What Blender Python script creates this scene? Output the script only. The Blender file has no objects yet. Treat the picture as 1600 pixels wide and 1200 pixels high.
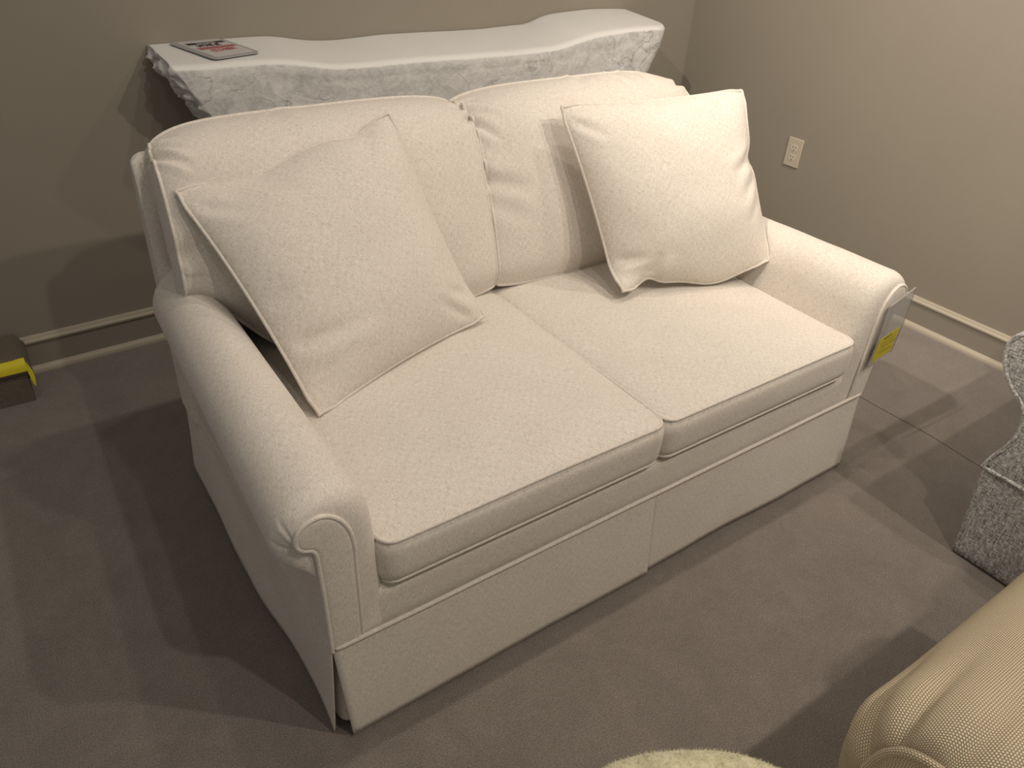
import bpy, bmesh, math, random
import numpy as np
from mathutils import Vector, Matrix, noise

S = bpy.context.scene
COL = S.collection
random.seed(4)
rng = np.random.default_rng(4)

# ------------------------------------------------------------------ helpers
def tag(o, label, cat, group=None):
    o['label'] = label; o['category'] = cat
    if group: o['group'] = group
    return o

def thing(name, label, cat, loc, group=None):
    o = bpy.data.objects.new(name, None)
    o.empty_display_size = .1
    o.location = loc
    COL.objects.link(o)
    return tag(o, label, cat, group)

def origin_of(p):
    v = Vector((0, 0, 0))
    while p is not None:
        v += p.location
        p = p.parent
    return v

class MB:
    """collects vertices, faces and uvs (in metres) for ONE mesh object"""
    def __init__(s): s.v = []; s.f = []; s.uv = []; s.mi = []
    def add(s, verts, faces, uvs=None, mi=0):
        b = len(s.v)
        s.v += [tuple(map(float, q)) for q in verts]
        for k, f in enumerate(faces):
            s.f.append([b + i for i in f])
            s.uv.append(uvs[k] if uvs else None)
            s.mi.append(mi)
        return s
    def grid(s, P, U=None, V=None, closed_u=False, flip=False, mi=0):
        """P [rows, cols, 3]; closed_u wraps the columns"""
        P = np.asarray(P, float); R, Cn = P.shape[:2]
        if U is None:
            d = np.linalg.norm(np.diff(P, axis=1), axis=2).mean(0); U = np.concatenate([[0], np.cumsum(d)])
            if closed_u: U = np.append(U, U[-1] + np.linalg.norm(P[:, 0] - P[:, -1], axis=1).mean())
        if V is None:
            d = np.linalg.norm(np.diff(P, axis=0), axis=2).mean(1); V = np.concatenate([[0], np.cumsum(d)])
        U = np.asarray(U, float); V = np.asarray(V, float)
        def uvat(i, j):
            if U.ndim == 2: return (U[i, j], V[i, j])
            return (U[j], V[i])
        faces = []; uvs = []
        n = Cn if closed_u else Cn - 1
        for i in range(R - 1):
            for j in range(n):
                j2 = (j + 1) % Cn; jj = j + 1 if (closed_u and U.ndim == 1) else j2
                q = [i * Cn + j, i * Cn + j2, (i + 1) * Cn + j2, (i + 1) * Cn + j]
                w = [uvat(i, j), uvat(i, jj), uvat(i + 1, jj), uvat(i + 1, j)]
                if flip: q = q[::-1]; w = w[::-1]
                faces.append(q); uvs.append(w)
        return s.add(P.reshape(-1, 3), faces, uvs, mi)
    def tube(s, pts, r, closed=False, n=8):
        pts = np.asarray(pts, float); N = len(pts)
        if closed: tan = np.roll(pts, -1, 0) - np.roll(pts, 1, 0)
        else: tan = np.gradient(pts, axis=0)
        tan /= np.linalg.norm(tan, axis=1)[:, None] + 1e-12
        a = np.array([0, 0, 1.]) if abs(tan[0][2]) < .9 else np.array([1., 0, 0])
        nrm = np.cross(tan[0], a); nrm /= np.linalg.norm(nrm)
        rings = []
        for i in range(N):
            nrm = nrm - tan[i] * (nrm @ tan[i]); nrm /= np.linalg.norm(nrm) + 1e-12
            b = np.cross(tan[i], nrm)
            rr = r[i] if hasattr(r, '__len__') else r
            rings.append([pts[i] + rr * (math.cos(t) * nrm + math.sin(t) * b) for t in np.linspace(0, 2 * math.pi, n, endpoint=False)])
        if closed: rings.append(rings[0])
        s.grid(np.array(rings), closed_u=True)
        if not closed:
            s.add(rings[0], [list(range(n))[::-1]]); s.add(rings[-1], [list(range(n))])
        return s
    def box(s, a, b, bevel=0, mi=0):
        bm = bmesh.new()
        bmesh.ops.create_cube(bm, size=1)
        a = Vector(a); b = Vector(b); c = (a + b) / 2; d = b - a
        for v in bm.verts: v.co = Vector((v.co.x * d.x, v.co.y * d.y, v.co.z * d.z)) + c
        if bevel: bmesh.ops.bevel(bm, geom=bm.edges[:], offset=bevel, segments=3, affect='EDGES', profile=.5)
        bm.verts.index_update()
        fs = [[v.index for v in f.verts] for f in bm.faces]
        uv = []
        for f in bm.faces:
            n = f.normal; k = max(range(3), key=lambda i: abs(n[i])); ax = [i for i in range(3) if i != k]
            uv.append([(v.co[ax[0]], v.co[ax[1]]) for v in f.verts])
        s.add([v.co[:] for v in bm.verts], fs, uv, mi)
        bm.free(); return s
    def build(s, name, mat, parent=None, smooth=True, weld=0):
        me = bpy.data.meshes.new(name)
        o0 = origin_of(parent)
        me.from_pydata([(x - o0.x, y - o0.y, z - o0.z) for x, y, z in s.v], [], s.f)
        uvl = me.uv_layers.new(name='UVMap')
        k = 0
        flat = np.zeros(len(me.loops) * 2, np.float32)
        for f, uv in zip(s.f, s.uv):
            for i, vi in enumerate(f):
                q = uv[i] if uv is not None else (s.v[vi][0] + s.v[vi][1], s.v[vi][2])
                flat[2 * k] = q[0]; flat[2 * k + 1] = q[1]; k += 1
        uvl.data.foreach_set('uv', flat)
        mats = mat if isinstance(mat, (list, tuple)) else [mat]
        for m in mats: me.materials.append(m)
        me.polygons.foreach_set('material_index', s.mi)
        if weld:
            bm = bmesh.new(); bm.from_mesh(me); bmesh.ops.remove_doubles(bm, verts=bm.verts, dist=weld)
            bmesh.ops.recalc_face_normals(bm, faces=bm.faces); bm.to_mesh(me); bm.free()
        if smooth: me.shade_smooth()
        me.update()
        o = bpy.data.objects.new(name, me)
        COL.objects.link(o)
        if parent: o.parent = parent
        return o

def catmull(pts, n, closed=False):
    """even-arclength resample of a smooth curve through pts"""
    P = np.asarray(pts, float); N = len(P); out = []
    segs = N if closed else N - 1
    for i in range(segs):
        if closed: p = [P[(i + k - 1) % N] for k in range(4)]
        else: p = [P[max(0, min(N - 1, i + k - 1))] for k in range(4)]
        # centripetal
        t = [0.]
        for k in range(3): t.append(t[-1] + max(1e-6, np.linalg.norm(p[k + 1] - p[k])) ** .5)
        for u in np.linspace(t[1], t[2], 14, endpoint=False):
            def L(a, b, ta, tb):
                return a if tb - ta < 2e-3 else (tb - u) / (tb - ta) * a + (u - ta) / (tb - ta) * b
            A1 = L(p[0], p[1], t[0], t[1]); A2 = L(p[1], p[2], t[1], t[2]); A3 = L(p[2], p[3], t[2], t[3])
            if np.allclose(p[0], p[1]): A1 = p[1]
            if np.allclose(p[2], p[3]): A3 = p[2]
            B1 = L(A1, A2, t[0], t[2]); B2 = L(A2, A3, t[1], t[3])
            out.append(L(B1, B2, t[1], t[2]))
    out.append(P[0] if closed else P[-1])
    out = np.array(out)
    d = np.concatenate([[0], np.cumsum(np.linalg.norm(np.diff(out, axis=0), axis=1))])
    q = np.linspace(0, d[-1], n, endpoint=not closed)
    return np.stack([np.interp(q, d, out[:, k]) for k in range(out.shape[1])], 1)

def nz(x, y, z, s=1.): return noise.noise(Vector((x * s, y * s, z * s)))
def gauss(x, w): return np.exp(-(x / w) ** 2)
def sstep(a, b, x):
    t = np.clip((x - a) / (b - a), 0, 1); return t * t * (3 - 2 * t)
def grid_normals(P):
    du = np.gradient(P, axis=1); dv = np.gradient(P, axis=0)
    n = np.cross(du, dv); return n / (np.linalg.norm(n, axis=2)[..., None] + 1e-12)

# ------------------------------------------------------------------ materials
class NT:
    def __init__(s, name, rough=.9):
        s.m = bpy.data.materials.new(name); s.m.use_nodes = True
        s.t = s.m.node_tree; s.b = s.t.nodes['Principled BSDF']; s.b.inputs['Roughness'].default_value = rough
        s.b.inputs['Specular IOR Level'].default_value = .25
    def n(s, typ, **kw):
        x = s.t.nodes.new(typ)
        for k, v in kw.items():
            if k in x.inputs: x.inputs[k].default_value = v
            else: setattr(x, k, v)
        return x
    def l(s, a, b): s.t.links.new(a, b)
    def uv(s, scale, rot=(0, 0, 0), obj=False):
        c = s.n('ShaderNodeTexCoord'); m = s.n('ShaderNodeMapping')
        m.inputs['Scale'].default_value = scale; m.inputs['Rotation'].default_value = rot
        s.l(c.outputs['Object' if obj else 'UV'], m.inputs['Vector']); return m.outputs[0]
    def noise(s, vec, scale=1., detail=2., rough=.5, dist=0.):
        x = s.n('ShaderNodeTexNoise'); x.inputs['Scale'].default_value = scale; x.inputs['Detail'].default_value = detail
        x.inputs['Roughness'].default_value = rough; x.inputs['Distortion'].default_value = dist
        s.l(vec, x.inputs['Vector']); return x.outputs[0]
    def ramp(s, fac, stops):
        r = s.n('ShaderNodeValToRGB'); e = r.color_ramp.elements
        while len(e) < len(stops): e.new(.5)
        for k, (p, c) in enumerate(stops):
            e[k].position = p; e[k].color = (c if len(c) == 4 else (*c, 1)) if hasattr(c, '__len__') else (c, c, c, 1)
        s.l(fac, r.inputs[0]); return r.outputs[0]
    def math(s, op, a, b=None):
        x = s.n('ShaderNodeMath', operation=op)
        for i, q in enumerate([a, b]):
            if q is None: continue
            if hasattr(q, 'links'): s.l(q, x.inputs[i])
            else: x.inputs[i].default_value = q
        return x.outputs[0]
    def mix(s, typ, fac, a, b):
        x = s.n('ShaderNodeMix', data_type='RGBA', blend_type=typ)
        for i, q in ((0, fac), (6, a), (7, b)):
            if hasattr(q, 'links'): s.l(q, x.inputs[i])
            else: x.inputs[i].default_value = q if i == 0 else (*q, 1)
        return x.outputs[2]
    def color(s, c):
        if hasattr(c, 'links'): s.l(c, s.b.inputs['Base Color'])
        else: s.b.inputs['Base Color'].default_value = (*c, 1)
    def bump(s, h, strength, dist, prev=None):
        b = s.n('ShaderNodeBump'); b.inputs['Strength'].default_value = strength; b.inputs['Distance'].default_value = dist
        s.l(h, b.inputs['Height'])
        if prev is not None: s.l(prev, b.inputs['Normal'])
        s.l(b.outputs[0], s.b.inputs['Normal']); return b.outputs[0]

def mat_linen():
    t = NT('cream_linen', .93)
    a = t.noise(t.uv((85, 900, 1)), 1, 2, .55)
    b = t.noise(t.uv((760, 80, 1)), 1, 2, .55)
    c = t.noise(t.uv((9, 9, 9)), 1, 3, .55)
    s = t.noise(t.uv((60, 600, 1)), 1, 2, .5)
    w = t.math('MULTIPLY', t.math('ADD', a, b), .5)
    col = t.ramp(w, [(.35, (.515, .464, .400)), (.49, (.690, .642, .577)), (.63, (.805, .767, .708))])
    col = t.mix('MULTIPLY', 1., col, t.ramp(c, [(.3, (.95, .945, .94)), (.7, (1, 1, 1))]))
    col = t.mix('MULTIPLY', 1., col, t.ramp(s, [(.27, (.86, .845, .82)), (.38, (1, 1, 1))]))
    t.color(col)
    n1 = t.bump(w, .55, .0011)
    t.b.inputs['Sheen Weight'].default_value = .15
    t.b.inputs['Sheen Roughness'].default_value = .6
    return t.m

def mat_carpet():
    t = NT('taupe_carpet', 1.)
    v = t.uv((1, 1, 1), obj=True)
    f = t.noise(v, 330, 4, .8)
    m = t.noise(v, 9, 5, .62, .6)
    g = t.noise(v, 2.3, 4, .6, 1.)
    sp = t.noise(v, 60, 3, .6)
    col = t.ramp(f, [(.32, (.125, .106, .092)), (.5, (.235, .203, .179)), (.68, (.38, .335, .30))])
    col = t.mix('MULTIPLY', 1., col, t.ramp(m, [(.3, (.90, .895, .89)), (.7, (1.08, 1.08, 1.08))]))
    col = t.mix('MULTIPLY', 1., col, t.ramp(g, [(.35, (.96, .96, .96)), (.65, (1.03, 1.03, 1.03))]))
    col = t.mix('MULTIPLY', 1., col, t.ramp(sp, [(.3, (.93, .93, .93)), (.7, (1.04, 1.04, 1.04))]))
    t.color(col)
    n = t.bump(f, .8, .004)
    t.bump(m, .25, .01, n)
    t.b.inputs['Sheen Weight'].default_value = .25
    t.b.inputs['Specular IOR Level'].default_value = .05
    return t.m

def mat_paint(name, col, rough=.6, bump=.08):
    t = NT(name, rough)
    v = t.uv((1, 1, 1), obj=True)
    t.color(t.mix('MULTIPLY', 1., col, t.ramp(t.noise(v, 3, 3), [(.3, (.97, .97, .97)), (.7, (1.02, 1.02, 1.02))])))
    t.bump(t.noise(v, 260, 2), bump, .001)
    return t.m

def mat_stone():
    t = NT('cast_stone', .85)
    v = t.uv((1, 1, 1), obj=True)
    n1 = t.noise(v, 11, 8, .68, 1.2)
    n2 = t.noise(v, 70, 6, .7, .4)
    vor = t.n('ShaderNodeTexVoronoi', feature='DISTANCE_TO_EDGE'); vor.inputs['Scale'].default_value = 5.2
    wv = t.n('ShaderNodeVectorMath', operation='ADD')
    nn = t.n('ShaderNodeTexNoise'); nn.inputs['Scale'].default_value = 9; nn.inputs['Detail'].default_value = 5
    t.l(v, nn.inputs['Vector'])
    sc = t.n('ShaderNodeVectorMath', operation='SCALE'); sc.inputs['Scale'].default_value = .35
    t.l(nn.outputs['Color'], sc.inputs[0]); t.l(v, wv.inputs[0]); t.l(sc.outputs[0], wv.inputs[1])
    t.l(wv.outputs[0], vor.inputs['Vector'])
    crack = t.ramp(vor.outputs['Distance'], [(0., 0.), (.018, .75), (.05, 1.)])
    patch = t.ramp(t.noise(v, 4.5, 4), [(.42, 0.), (.6, 1.)])
    crackm = t.mix('MIX', patch, crack, (1, 1, 1))
    col = t.ramp(n1, [(.30, (.54, .54, .535)), (.45, (.69, .69, .68)), (.62, (.78, .78, .77))])
    col = t.mix('MULTIPLY', 1., col, t.ramp(n2, [(.3, (.84, .83, .82)), (.55, (1, 1, 1))]))
    col = t.mix('MULTIPLY', .35, col, crackm)
    t.color(col)
    b1 = t.bump(n1, .35, .012)
    b2 = t.bump(n2, .4, .003, b1)
    t.bump(crackm, .45, .004, b2)
    return t.m

def mat_chenille():
    t = NT('grey_chenille', .95)
    a = t.noise(t.uv((80, 300, 1)), 1, 3, .75)
    b = t.noise(t.uv((240, 40, 1)), 1, 2, .6)
    w = t.math('ADD', t.math('MULTIPLY', a, .62), t.math('MULTIPLY', b, .38))
    t.color(t.ramp(w, [(.36, (.13, .128, .126)), (.48, (.40, .397, .39)), (.60, (.82, .815, .80))]))
    t.bump(w, .9, .004)
    return t.m

def mat_ribbed():
    """basket-ribbed beige weave: rows of short raised beads"""
    t = NT('beige_rib_weave', .8)
    c = t.n('ShaderNodeTexCoord'); sp = t.n('ShaderNodeSeparateXYZ'); t.l(c.outputs['UV'], sp.inputs[0])
    wob = t.noise(t.uv((40, 40, 1)), 1, 2)
    u = t.math('ADD', t.math('MULTIPLY', sp.outputs[1], 2 * math.pi / .0038), t.math('MULTIPLY', wob, 1.2))
    vrow = t.math('MULTIPLY', sp.outputs[0], 1 / .0029)
    par = t.math('MULTIPLY', t.math('FLOOR', t.math('MODULO', vrow, 2.)), math.pi)
    su = t.math('ABSOLUTE', t.math('SINE', t.math('MULTIPLY', t.math('ADD', u, par), .5)))
    sv = t.math('ABSOLUTE', t.math('SINE', t.math('MULTIPLY', vrow, math.pi)))
    h = t.math('MULTIPLY', t.math('POWER', su, .6), t.math('POWER', sv, .6))
    n = t.noise(t.uv((500, 500, 1)), 1, 2)
    h2 = t.math('ADD', h, t.math('MULTIPLY', n, .25))
    t.color(t.ramp(h2, [(.2, (.33, .26, .155)), (.62, (.62, .52, .36)), (1., (.76, .66, .49))]))
    t.bump(h2, .8, .0022)
    return t.m

def mat_plain(name, col, rough=.6, metal=0., trans=0.):
    t = NT(name, rough); t.color(col)
    t.b.inputs['Metallic'].default_value = metal
    if trans:
        t.b.inputs['Transmission Weight'].default_value = trans; t.b.inputs['IOR'].default_value = 1.2
    return t.m

def mat_clear(name, tint, alpha):
    """thin clear plastic film"""
    t = NT(name, .12)
    t.color(tint); t.b.inputs['Alpha'].default_value = alpha; t.b.inputs['Specular IOR Level'].default_value = .6
    return t.m

def mat_plush():
    t = NT('sage_plush', 1.)
    v = t.uv((1, 1, 1), obj=True)
    t.color(t.ramp(t.noise(v, 60, 4), [(.3, (.46, .44, .27)), (.7, (.68, .65, .45))]))
    t.b.inputs['Sheen Weight'].default_value = .5
    return t.m

LINEN = mat_linen(); CARPET = mat_carpet()
WALL = mat_paint('taupe_wall_paint', (.285, .258, .212), .55)
TRIMP = mat_paint('cream_trim_paint', (.46, .415, .335), .4, .03)
STONE = mat_stone()
STONETOP = mat_paint('smooth_plaster_white', (.73, .725, .705), .6, .3)
CHEN = mat_chenille(); RIB = mat_ribbed(); PLUSH = mat_plush()
IVORY = mat_plain('ivory_plastic', (.50, .45, .36), .35)
DARK = mat_plain('dark_slot', (.03, .025, .02), .6)
BLACK = mat_plain('black_print', (.025, .022, .02), .5)
REDP = mat_plain('red_print', (.36, .11, .12), .5)
WHITEP = mat_plain('white_print', (.66, .65, .63), .5)
CARD = mat_plain('grey_white_card', (.52, .51, .50), .45)
YCARD = mat_plain('yellow_card', (.55, .475, .05), .6)
YTAPE = mat_plain('yellow_tape', (.76, .66, .035), .45)
INK = mat_plain('faded_ink', (.22, .18, .04), .7)
FILM = mat_clear('clear_sleeve', (.50, .49, .475), .5)
SILVER = mat_plain('silver_frame', (.40, .40, .41), .35, .2)
DECK = mat_plain('dark_lining', (.05, .045, .04), .9)

# ------------------------------------------------------------------ room
TH = .0278; X0, Y0 = 1.7471, 1.7522
cT, sT = math.cos(TH), math.sin(TH)
def WB(t, d=0., z=0.):     # t metres left of the corner along the back wall, d metres out of it
    return (X0 - cT * t + sT * d, Y0 - sT * t - cT * d, z)
def WR(t, d=0., z=0.):     # t metres from the corner along the right wall
    return (X0 + sT * t - cT * d, Y0 - cT * t - sT * d, z)
def struct(o): o['kind'] = 'structure'; return o
H = 2.75
def slab(name, pts, mat):
    b = MB(); n = len(pts) // 2
    b.add(pts, [[0, 1, 2, 3], [7, 6, 5, 4], [0, 4, 5, 1], [1, 5, 6, 2], [2, 6, 7, 3], [3, 7, 4, 0]])
    return struct(b.build(name, mat, smooth=False, weld=1e-6))
slab('floor', [(-3.4, -3.4, 0), (2.4, -3.4, 0), (2.4, 2.2, 0), (-3.4, 2.2, 0), (-3.4, -3.4, -.1), (2.4, -3.4, -.1), (2.4, 2.2, -.1), (-3.4, 2.2, -.1)], CARPET)
slab('wall_back', [WB(-.12, 0, 0), WB(5.0, 0, 0), WB(5.0, 0, H), WB(-.12, 0, H), WB(-.12, -.12, 0), WB(5.0, -.12, 0), WB(5.0, -.12, H), WB(-.12, -.12, H)], WALL)
slab('wall_right', [WR(0, 0, 0), WR(4.6, 0, 0), WR(4.6, 0, H), WR(0, 0, H), WR(0, -.12, 0), WR(4.6, -.12, 0), WR(4.6, -.12, H), WR(0, -.12, H)], WALL)

HB = .1232
def baseboard(name, W_, L):
    sec_board = [(0, 0), (.012, 0), (.012, HB - .022), (0, HB - .022)]
    cap = [(0, HB - .024), (.013, HB - .024), (.019, HB - .019), (.020, HB - .013), (.015, HB - .009), (.012, HB - .008), (.010, HB - .002), (.005, HB), (0, HB)]
    shoe = [(.012, 0), (.026, 0), (.026, .006), (.024, .013), (.019, .019), (.012, .022)]
    def ex(sec, nm, mat, par):
        b = MB(); n = len(sec)
        P = np.array([[W_(t, d, z) for d, z in sec] for t in (0., L)])
        b.grid(P, closed_u=True, flip=True)
        b.add(P[0], [list(range(n))]); b.add(P[1], [list(range(n))[::-1]])
        return b.build(nm, mat, par, smooth=False, weld=1e-6)
    r = struct(ex(sec_board, name, WALL, None))
    ex(cap, 'cap_moulding', TRIMP, r); ex(shoe, 'shoe_moulding', TRIMP, r)
baseboard('baseboard_back', WB, 4.9)
baseboard('baseboard_right', WR, 4.5)

# thin seam where two widths of carpet meet
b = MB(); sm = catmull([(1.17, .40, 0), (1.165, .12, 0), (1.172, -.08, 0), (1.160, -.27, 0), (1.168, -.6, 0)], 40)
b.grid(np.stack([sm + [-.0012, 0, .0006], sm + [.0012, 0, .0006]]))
struct(b.build('trim_1', mat_plain('dark_seam', (.06, .047, .038), 1.)))

# wall outlet
def outlet():
    t0 = .676; zc = .484
    c = WR(t0, .003, zc)
    r = thing('wall_outlet', 'ivory duplex power outlet on the right wall above the baseboard', 'outlet', WR(t0, 0, zc))
    def bx(t1, t2, d1, d2, z1, z2, bev, nm, mat, par):
        b = MB(); b.box((t1, d1, z1), (t2, d2, z2), bev)
        b.v = [WR(q[0] + t0, q[1], q[2] + zc) for q in b.v]
        return b.build(nm, mat, par, smooth=False, weld=1e-6)
    bx(-.036, .036, .0003, .007, -.0585, .0585, .003, 'cover_plate', IVORY, r)
    for s in (1, -1):
        n = 24; b = MB()
        out = []
        for k in range(n):
            a = 2 * math.pi * k / n; out.append((.0165 * math.cos(a), max(-.0135, min(.0135, .0165 * math.sin(a))) + s * .0195))
        P = np.array([[WR(t0 + o[0], d, zc + o[1]) for o in out] for d in (.0065, .0085)])
        b.grid(P, closed_u=True); b.add(P[1], [list(range(n))])
        f = b.build('receptacle', mat_plain('receptacle_plastic', (.58, .53, .43), .3), r, smooth=False, weld=1e-6)
        for (a, w, h, dz) in ((-.0065, .0012, .0045, .003), (.0065, .0012, .0036, .003)):
            bx(a - w, a + w, .0084, .0089, s * .0195 + dz - h, s * .0195 + dz + h, 0, 'slot', DARK, f)
        bx(-.0022, .0022, .0084, .0089, s * .0195 - .0105, s * .0195 - .006, 0, 'ground_hole', DARK, f)
    b = MB(); cc = WR(t0, .0068, zc)
    P = [[WR(t0 + rr * math.cos(a), d, zc + rr * math.sin(a)) for a in np.linspace(0, 2 * math.pi, 12, endpoint=False)] for rr, d in ((.0032, .0068), (.003, .0082), (.0005, .0084))]
    b.grid(np.array(P), closed_u=True); b.build('screw', IVORY, r)
outlet()

# ------------------------------------------------------------------ arm builder (shared by the three upholstered pieces)
def inset(poly, d):
    P = np.asarray(poly); t = np.roll(P, -1, 0) - np.roll(P, 1, 0); t /= np.linalg.norm(t, axis=1)[:, None] + 1e-9
    n = np.stack([-t[:, 1], t[:, 0]], 1)
    A = .5 * np.sum(P[:, 0] * np.roll(P[:, 1], -1) - np.roll(P[:, 0], -1) * P[:, 1])
    return P + n * d * (1 if A > 0 else -1)

def make_arm(parent, M, arm_pts, pan_pts, length, r, mat, pleats=(), welt=.0045, back_fn=None, r2=None, wr=.0015):
    """profiles are (o, z) from the inside bottom over the top to the outside bottom; M(o, f, z) -> world"""
    N = 200
    A = catmull(arm_pts, N); Pn = catmull(pan_pts, N)
    st = list(np.linspace(length, r, 46)[:-1]); rows = []; fr = []
    for f in st: rows.append((f, 0.))
    for a in np.linspace(0, math.pi / 2, 16): rows.append((r * (1 - math.sin(a)) + .002, 1 - math.cos(a)))
    G = []
    cen = Pn.mean(0)
    s = np.linspace(0, 1, N)
    for f, k in rows:
        prof = A * (1 - k) + Pn * k
        Q = prof.copy()
        nrm = np.gradient(prof, axis=0); nrm /= np.linalg.norm(nrm, axis=1)[:, None] + 1e-9
        nrm = np.stack([-nrm[:, 1], nrm[:, 0]], 1)
        for (s0, w, dep, reach) in pleats:
            ramp = float(sstep(reach, 0., np.array(f)))
            fold = -dep * gauss(s - s0, w) + .4 * dep * gauss(s - s0 - 2.2 * w, w * 2.)
            Q = Q + nrm * (fold * ramp * (1 - .75 * max(0., k - .6) / .4))[:, None]
        row = []
        for (o, z) in Q:
            d = wr * (nz(o * 3, f * 4, z * 3, 2.2) + .5 * nz(o, f, z, 17))
            row.append(M(o, f, z + d))
        G.append(row)
    b = MB(); G = np.array(G)
    flip = np.linalg.det(np.array([np.array(M(1, 0, 0)) - M(0, 0, 0), np.array(M(0, 1, 0)) - M(0, 0, 0), np.array(M(0, 0, 1)) - M(0, 0, 0)])) < 0
    b.grid(G, flip=flip)
    # closed back end and underside
    nb = len(b.v); b.add(G[0], [list(range(N)) if not flip else list(range(N))[::-1]])
    b.add(np.stack([G[:, 0], G[:, -1]], 1).reshape(-1, 3), [[2 * i, 2 * i + 1, 2 * i + 3, 2 * i + 2] for i in range(len(G) - 1)])
    arm = b.build('arm', mat, parent)
    # front panel
    b = MB()
    outp = np.array(list(Pn[::2]) + [Pn[-1]])
    bottom = [outp[-1] + (outp[0] - outp[-1]) * t for t in np.linspace(0, 1, 8)[1:-1]]
    loop = np.array(list(outp) + bottom)
    l2 = inset(loop, -.000); l3 = inset(loop, .005); l4 = inset(loop, .011)
    rings = [[M(o, f, z) for o, z in L] for L, f in ((l2, .006), (l2, -.001), (l3, -.0045), (l4, -.0055))]
    b.grid(np.array(rings), closed_u=True)
    bm = bmesh.new(); vs = [bm.verts.new(v) for v in rings[-1]]
    es = [bm.edges.new((vs[i], vs[(i + 1) % len(vs)])) for i in range(len(vs))]
    bmesh.ops.triangle_fill(bm, edges=es, use_beauty=True); bm.verts.index_update()
    b.add([v.co[:] for v in bm.verts], [[v.index for v in f.verts] for f in bm.faces],
          [[(sum(v.co[:2]), v.co[2]) for v in f.verts] for f in bm.faces])
    bm.free()
    pan = b.build('arm_front_panel', mat, parent, weld=1e-5)
    b = MB(); b.tube([M(o, -.001, z) for o, z in outp], welt, n=8)
    b.build('welt', mat, pan)
    return arm

# ------------------------------------------------------------------ box cushion
def rrect(x0, x1, y0, y1, r, n=220):
    pts = []
    for cx, cy, a0 in ((x1 - r, y0 + r, -90), (x1 - r, y1 - r, 0), (x0 + r, y1 - r, 90), (x0 + r, y0 + r, 180)):
        for a in np.linspace(a0, a0 + 90, 10): pts.append((cx + r * math.cos(math.radians(a)), cy + r * math.sin(math.radians(a))))
    pts.append(pts[0]); P = np.array(pts)
    d = np.concatenate([[0], np.cumsum(np.linalg.norm(np.diff(P, axis=0), axis=1))]); q = np.linspace(0, d[-1], n, endpoint=False)
    return np.stack([np.interp(q, d, P[:, k]) for k in range(2)], 1)

def seat_cushion(parent, x0, x1, y0, y1, zb, zt, crown, mat, r=.03, seed=0, sagz=None, welt=.0045):
    O = rrect(x0, x1, y0, y1, r); n = len(O)
    cx, cy = (x0 + x1) / 2, (y0 + y1) / 2; hx, hy = (x1 - x0) / 2, (y1 - y0) / 2
    def dz(x, y): return (sagz(x, y) if sagz else 0.) + .003 * nz(x * 3 + seed, y * 3, 0)
    rows = []
    def topz(x, y):
        u = min(1, abs((x - cx) / hx)); v = min(1, abs((y - cy) / hy))
        e = (1 - u ** 5) * (1 - v ** 5)
        return zt + crown * e ** .55 + dz(x, y) + .0012 * nz(x + seed, y, 0, 14)
    def botz(x, y):
        u = min(1, abs((x - cx) / hx)); v = min(1, abs((y - cy) / hy))
        return zb - .004 * ((1 - u ** 4) * (1 - v ** 4)) ** .6
    ks = list(1 - np.linspace(0, 1, 40)[1:] ** 1.7)[::-1]      # 0 (centre) .. ~1
    P = []
    for k in ks[:1] + ks[1:]: P.append([(cx + (x - cx) * k, cy + (y - cy) * k, botz(cx + (x - cx) * k, cy + (y - cy) * k)) for x, y in O])
    Nn = []
    t = np.roll(O, -1, 0) - np.roll(O, 1, 0); t /= np.linalg.norm(t, axis=1)[:, None]; nn = np.stack([t[:, 1], -t[:, 0]], 1)
    for h in np.linspace(0, 1, 12):
        bul = .010 * (1 - (2 * h - 1) ** 4) - .0015 * (h in (0., 1.))
        row = []
        for (x, y), (nx, ny) in zip(O, nn):
            w = .002 * nz(x * 4 + seed, y * 4, h * 2) * math.sin(math.pi * h)
            z0 = zb; z1 = zt + dz(x, y)
            row.append((x + nx * (bul + w), y + ny * (bul + w), z0 + (z1 - z0) * h))
        P.append(row)
    for k in ks[::-1]: P.append([(cx + (x - cx) * k, cy + (y - cy) * k, topz(cx + (x - cx) * k, cy + (y - cy) * k)) for x, y in O])
    P = np.array(P); R = len(P)
    # uvs: planar on the flat faces, wrapped on the side band
    per = np.concatenate([[0], np.cumsum(np.linalg.norm(np.diff(O, axis=0), axis=1))])
    U = P[..., 0].copy(); V = P[..., 1].copy()
    a, c = len(ks), len(ks) + 12
    U[a:c] = per[None]; V[a:c] = P[a:c, :, 2]
    b = MB(); b.grid(P, U=U, V=V, closed_u=True)
    o = b.build('seat_cushion', mat, parent)
    for z, bz in ((0, 0), (1, 1)):
        b = MB(); pts = [(x, y, (zt + dz(x, y)) if z else zb) for x, y in O]
        b.tube(pts, welt, closed=True); b.build('welt', mat, o)
    return o

# ------------------------------------------------------------------ LOVESEAT
HW = .787; HS = .256; D = .93
sofa = thing('loveseat', 'cream linen skirted two-seat sofa with rolled arms in front of the stone mantel', 'sofa', (0, .46, 0))
SW = HW - .004

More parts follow.
